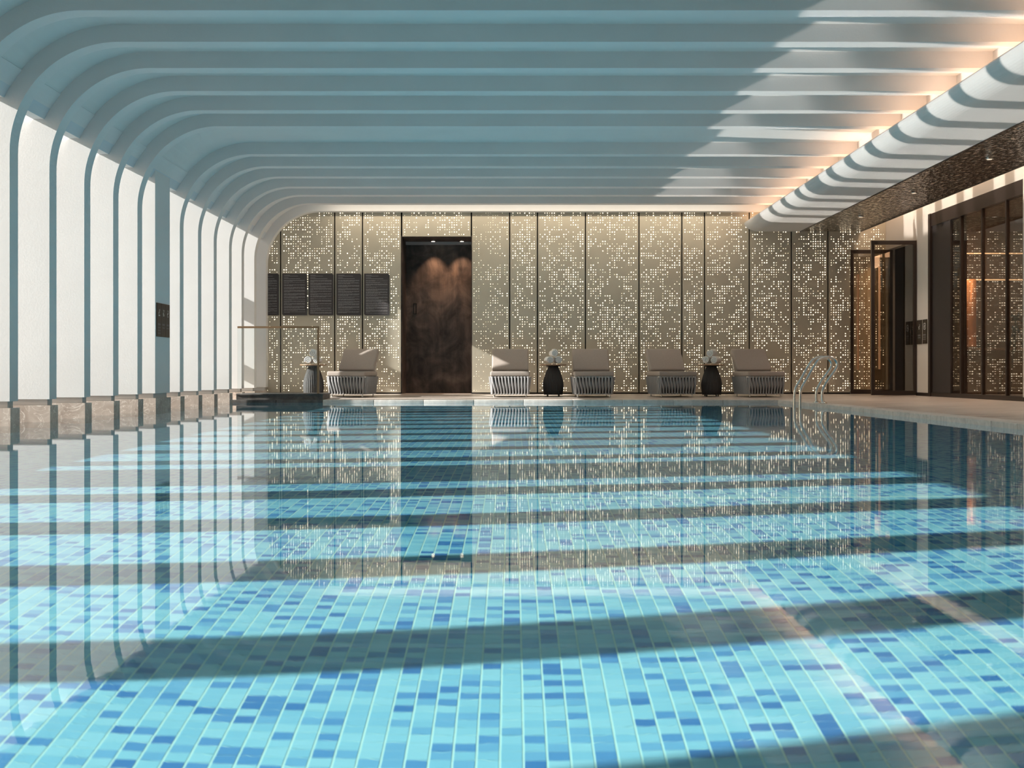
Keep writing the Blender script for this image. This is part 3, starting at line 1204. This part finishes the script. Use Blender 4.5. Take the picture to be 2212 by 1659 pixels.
def spiral_towel():
    mb = MB()
    turns, n_ = 2.6, 66
    L = 0.30
    r0, r1 = 0.010, 0.0765
    th = (r1 - r0) / turns * 0.86
    prof_ = []
    for i in range(n_ + 1):
        t = i / n_
        a = 2 * PI * turns * t
        ro = r0 + (r1 - r0) * t
        prof_.append((a, ro))
    vs_, fs_ = [], []
    ends = ((-L / 2 + 0.010, 0.018), (-L / 2, 0.006), (L / 2, 0.006), (L / 2 - 0.010, 0.018))
    for (a, ro) in prof_:
        ri = max(ro - th, 0.001)
        m_ = (ro + ri) / 2
        ring = [(-L / 2 + 0.008, ro), (-L / 2, m_ + (ro - m_) * 0.4), (-L / 2, m_ - (m_ - ri) * 0.4), (-L / 2 + 0.008, ri),
                (L / 2 - 0.008, ri), (L / 2, m_ - (m_ - ri) * 0.4), (L / 2, m_ + (ro - m_) * 0.4), (L / 2 - 0.008, ro)]
        for (y_, rr) in ring:
            vs_.append((rr * math.cos(a), y_, rr * math.sin(a)))
    k8 = 8
    for i in range(n_):
        for k in range(k8):
            k2 = (k + 1) % k8
            fs_.append((i * k8 + k, i * k8 + k2, (i + 1) * k8 + k2, (i + 1) * k8 + k))
    fs_.append(tuple(range(k8)))
    fs_.append(tuple(n_ * k8 + k for k in range(k8 - 1, -1, -1)))
    mb.add(vs_, fs_, True)
    return mb.build('rolled_towel', TOWEL)


towel0 = None
where = ['behind the glass railing', 'in the middle of the row', 'at the ladder end']
for i, (px, d, lab, yaw) in enumerate(TB):
    t = table0 if i == 0 else copy_tree(table0)
    zd = deckz(wx(px, d), d) + 0.001
    t.location = (wx(px, d), d, zd)
    tag(t, lab, 'table', 'rattan side tables')
    a = math.radians(yaw)
    zt_ = zd + 0.602
    for j, (ox, oz, nm) in enumerate(((-0.078, 0.0765, 'lower left'), (0.078, 0.0765, 'lower right'), (0.0, 0.2095, 'top'))):
        if towel0 is None:
            tw = towel0 = spiral_towel()
        else:
            tw = towel0.copy()
            COL.objects.link(tw)
        tw.location = (wx(px, d) + ox * math.cos(a), d + ox * math.sin(a), zt_ + oz)
        tw.rotation_euler = (0, 0.9 * j, 0)
        tw.rotation_euler = (Matrix.Rotation(a, 3, 'Z') @ Matrix.Rotation(0.9 * j + 0.4 * i, 3, 'Y')).to_euler()
        tag(tw, 'white rolled towel, %s of three, on the table %s' % (nm, where[i]), 'towel', 'rolled towels on the side tables')

# ---------------------------------------------------------------- notice boards on the back wall
NB = [(566, 602), (609.5, 663), (666.5, 720), (726.5, 780), (786.5, 841)]
nlab = ['half hidden behind the last white rib', 'first fully seen from the left', 'second fully seen from the left',
        'third fully seen from the left', 'nearest the bronze door']
brng = random.Random(5)
YB = YW - 0.03
for i, (a, b) in enumerate(NB):
    xa, xb = wx(a, YB), wx(b, YB)
    za, zb = wz(681, YB), wz(591, YB)
    c = 0.022
    poly = [(xa + c, za), (xb, za), (xb, zb - c), (xb - c, zb), (xa, zb), (xa, za + c)]
    nbd = MB().prism(poly, YB, YW - 0.004).build('notice_board', NOTICE)
    tag(nbd, 'charcoal notice board with clipped corners and fine print, %s' % nlab[i], 'sign', 'charcoal notice boards')
    mb = MB()
    z = zb - 0.035
    wl_ = xb - xa - 0.07
    line = 0
    para = 4

    def dash(mb_, x0_, x1_, z_, h_):
        mb_.add([(x0_, YB - 0.0012, z_), (x1_, YB - 0.0012, z_), (x1_, YB - 0.0012, z_ + h_), (x0_, YB - 0.0012, z_ + h_)], [(0, 1, 2, 3)])
    for frac in (0.28, 0.66, 0.0, 0.24, 0.74, 0.0):
        if frac:
            dash(mb, xa + 0.035, xa + 0.035 + wl_ * frac * brng.uniform(0.85, 1.1), z, 0.0085)
        z -= 0.020 if frac else 0.010
    while z > za + 0.03:
        nl = brng.choice((2, 3, 3, 4, 4))
        for q in range(nl):
            if z < za + 0.03:
                break
            end = wl_ * (1.0 if q < nl - 1 else brng.uniform(0.15, 0.8))
            x_ = 0.0
            while x_ < end - 0.01:
                w_ = min(brng.uniform(0.02, 0.09), end - x_)
                dash(mb, xa + 0.035 + x_, xa + 0.035 + x_ + w_, z, 0.0068)
                x_ += w_ + 0.007
            z -= 0.0118
        z -= brng.choice((0.008, 0.012, 0.016))
    po = mb.build('fine_print', PRINT, nbd)
    po['kind'] = 'stuff'

# ---------------------------------------------------------------- plaques with pictograms
FIG = [  # strokes in a 1 x 2 box: polylines (u, v, width)
    [[(0.75, 1.0), (0.45, 0.35)], [(0.62, 0.98), (0.40, 0.38)], [(0.2, 0.02), (0.8, 0.02), (0.8, 0.12), (0.2, 0.12)]],
    [[(0.3, 1.0), (0.6, 0.75), (0.5, 0.4)], [(0.75, 0.95), (0.55, 0.75)], [(0.25, 0.2), (0.75, 0.3)], [(0.3, 0.05), (0.8, 0.12)], [(0.3, 0.35), (0.45, 0.2)]],
    [[(0.4, 0.95), (0.75, 0.9), (0.75, 0.55), (0.4, 0.6)], [(0.3, 0.35), (0.7, 0.45)], [(0.3, 0.3), (0.3, 0.1)], [(0.35, 0.02), (0.8, 0.05)]],
    [[(0.75, 1.0), (0.65, 0.5)], [(0.65, 0.5), (0.4, 0.45), (0.35, 0.3)], [(0.3, 0.05), (0.6, 0.05), (0.6, 0.25)]],
    [[(0.2, 1.1), (0.8, 1.1), (0.9, 0.9), (0.9, 0.1), (0.8, -0.1), (0.2, -0.1), (0.1, 0.1), (0.1, 0.9), (0.2, 1.1)], [(0.6, 0.85), (0.4, 0.45), (0.65, 0.2)], [(0.35, 0.6), (0.7, 0.65)], [(0.4, 0.42), (0.25, 0.2)]],
]


def plaque(name, x, ya, yb, za, zb, face, mat, fig, nrows, label, group):
    """flat plate on a wall whose face looks along +x (face=1) or -x (face=-1)"""
    t = 0.014
    x0, x1 = (x, x + t) if face > 0 else (x - t, x)
    p = MB().box(x0, x1, ya, yb, za, zb).build(name, mat)
    tag(p, label, 'sign', group)
    xs = x1 + 0.0012 if face > 0 else x0 - 0.0012
    W_, H_ = yb - ya, zb - za

    def U(u, v):
        uu = u if face > 0 else 1 - u
        # seen from the hall, u grows to the viewer's right
        return (xs, ya + W_ * (uu if face > 0 else 1 - (1 - uu)), za + H_ * v)
    mb = MB()
    for st in FIG[fig]:
        pts = [U(0.22 + 0.56 * u, 0.62 + 0.2 * v) for u, v in st]
        for a, b in zip(pts[:-1], pts[1:]):
            a, b = Vector(a), Vector(b)
            dv = (b - a).normalized()
            nv = Vector((face, 0, 0)).cross(dv) * (W_ * 0.028)
            mb.add([a - nv, b - nv, b + nv, a + nv], [(0, 1, 2, 3)])
    hd = U(0.42, 0.70)
    mb.add([(xs, hd[1] + W_ * 0.07 * math.cos(k * PI / 4), hd[2] + W_ * 0.07 * math.sin(k * PI / 4)) for k in range(8)], [tuple(range(8))])
    mb.build('pictogram', PRINTW, p)
    mb = MB()
    for q in range(nrows):
        v = 0.34 - 0.085 * q
        hgt = 0.055 if q == 0 else 0.03
        u = 0.2
        while u < 0.78:
            w_ = 0.09
            a, b = U(u, v), U(min(u + w_, 0.8), v + hgt)
            mb.add([(xs, a[1], a[2]), (xs, b[1], a[2]), (xs, b[1], b[2]), (xs, a[1], b[2])], [(0, 1, 2, 3)])
            u += w_ + 0.03
    o_ = mb.build('fine_print', PRINT, p)
    o_['kind'] = 'stuff'
    return p


ysp = [16.58, 16.79, 17.00, 17.20]
pl = ['nearest of three brown warning plaques on the left column', 'middle of three brown warning plaques on the left column', 'farthest of three brown warning plaques on the left column']
for i in range(3):
    plaque('warning_plaque', TIP, ysp[i] + 0.004, ysp[i + 1] - 0.004, wz(726.5, 16.56), wz(653.5, 16.56), 1, PLAQUE, i, (4, 2, 2)[i], pl[i], 'plaques on the column')
ypl = [(XR * F / (1992 - 1106), XR * F / (1982.5 - 1106)), (XR * F / (2003.6 - 1106), XR * F / (1994.3 - 1106))]
for i in range(2):
    ya, yb = ypl[i]
    plaque('warning_plaque', XR, ya, yb, wz((743.5, 742.5)[i], (ya + yb) / 2), wz((691.5, 690)[i], (ya + yb) / 2), -1, PLAQUE2, 3 + i, (2, 3)[i],
           ('dark warning plaque beside the open glass door', 'dark warning plaque with framed pictogram beside the bronze window frame')[i], 'plaques on the plaster wall')
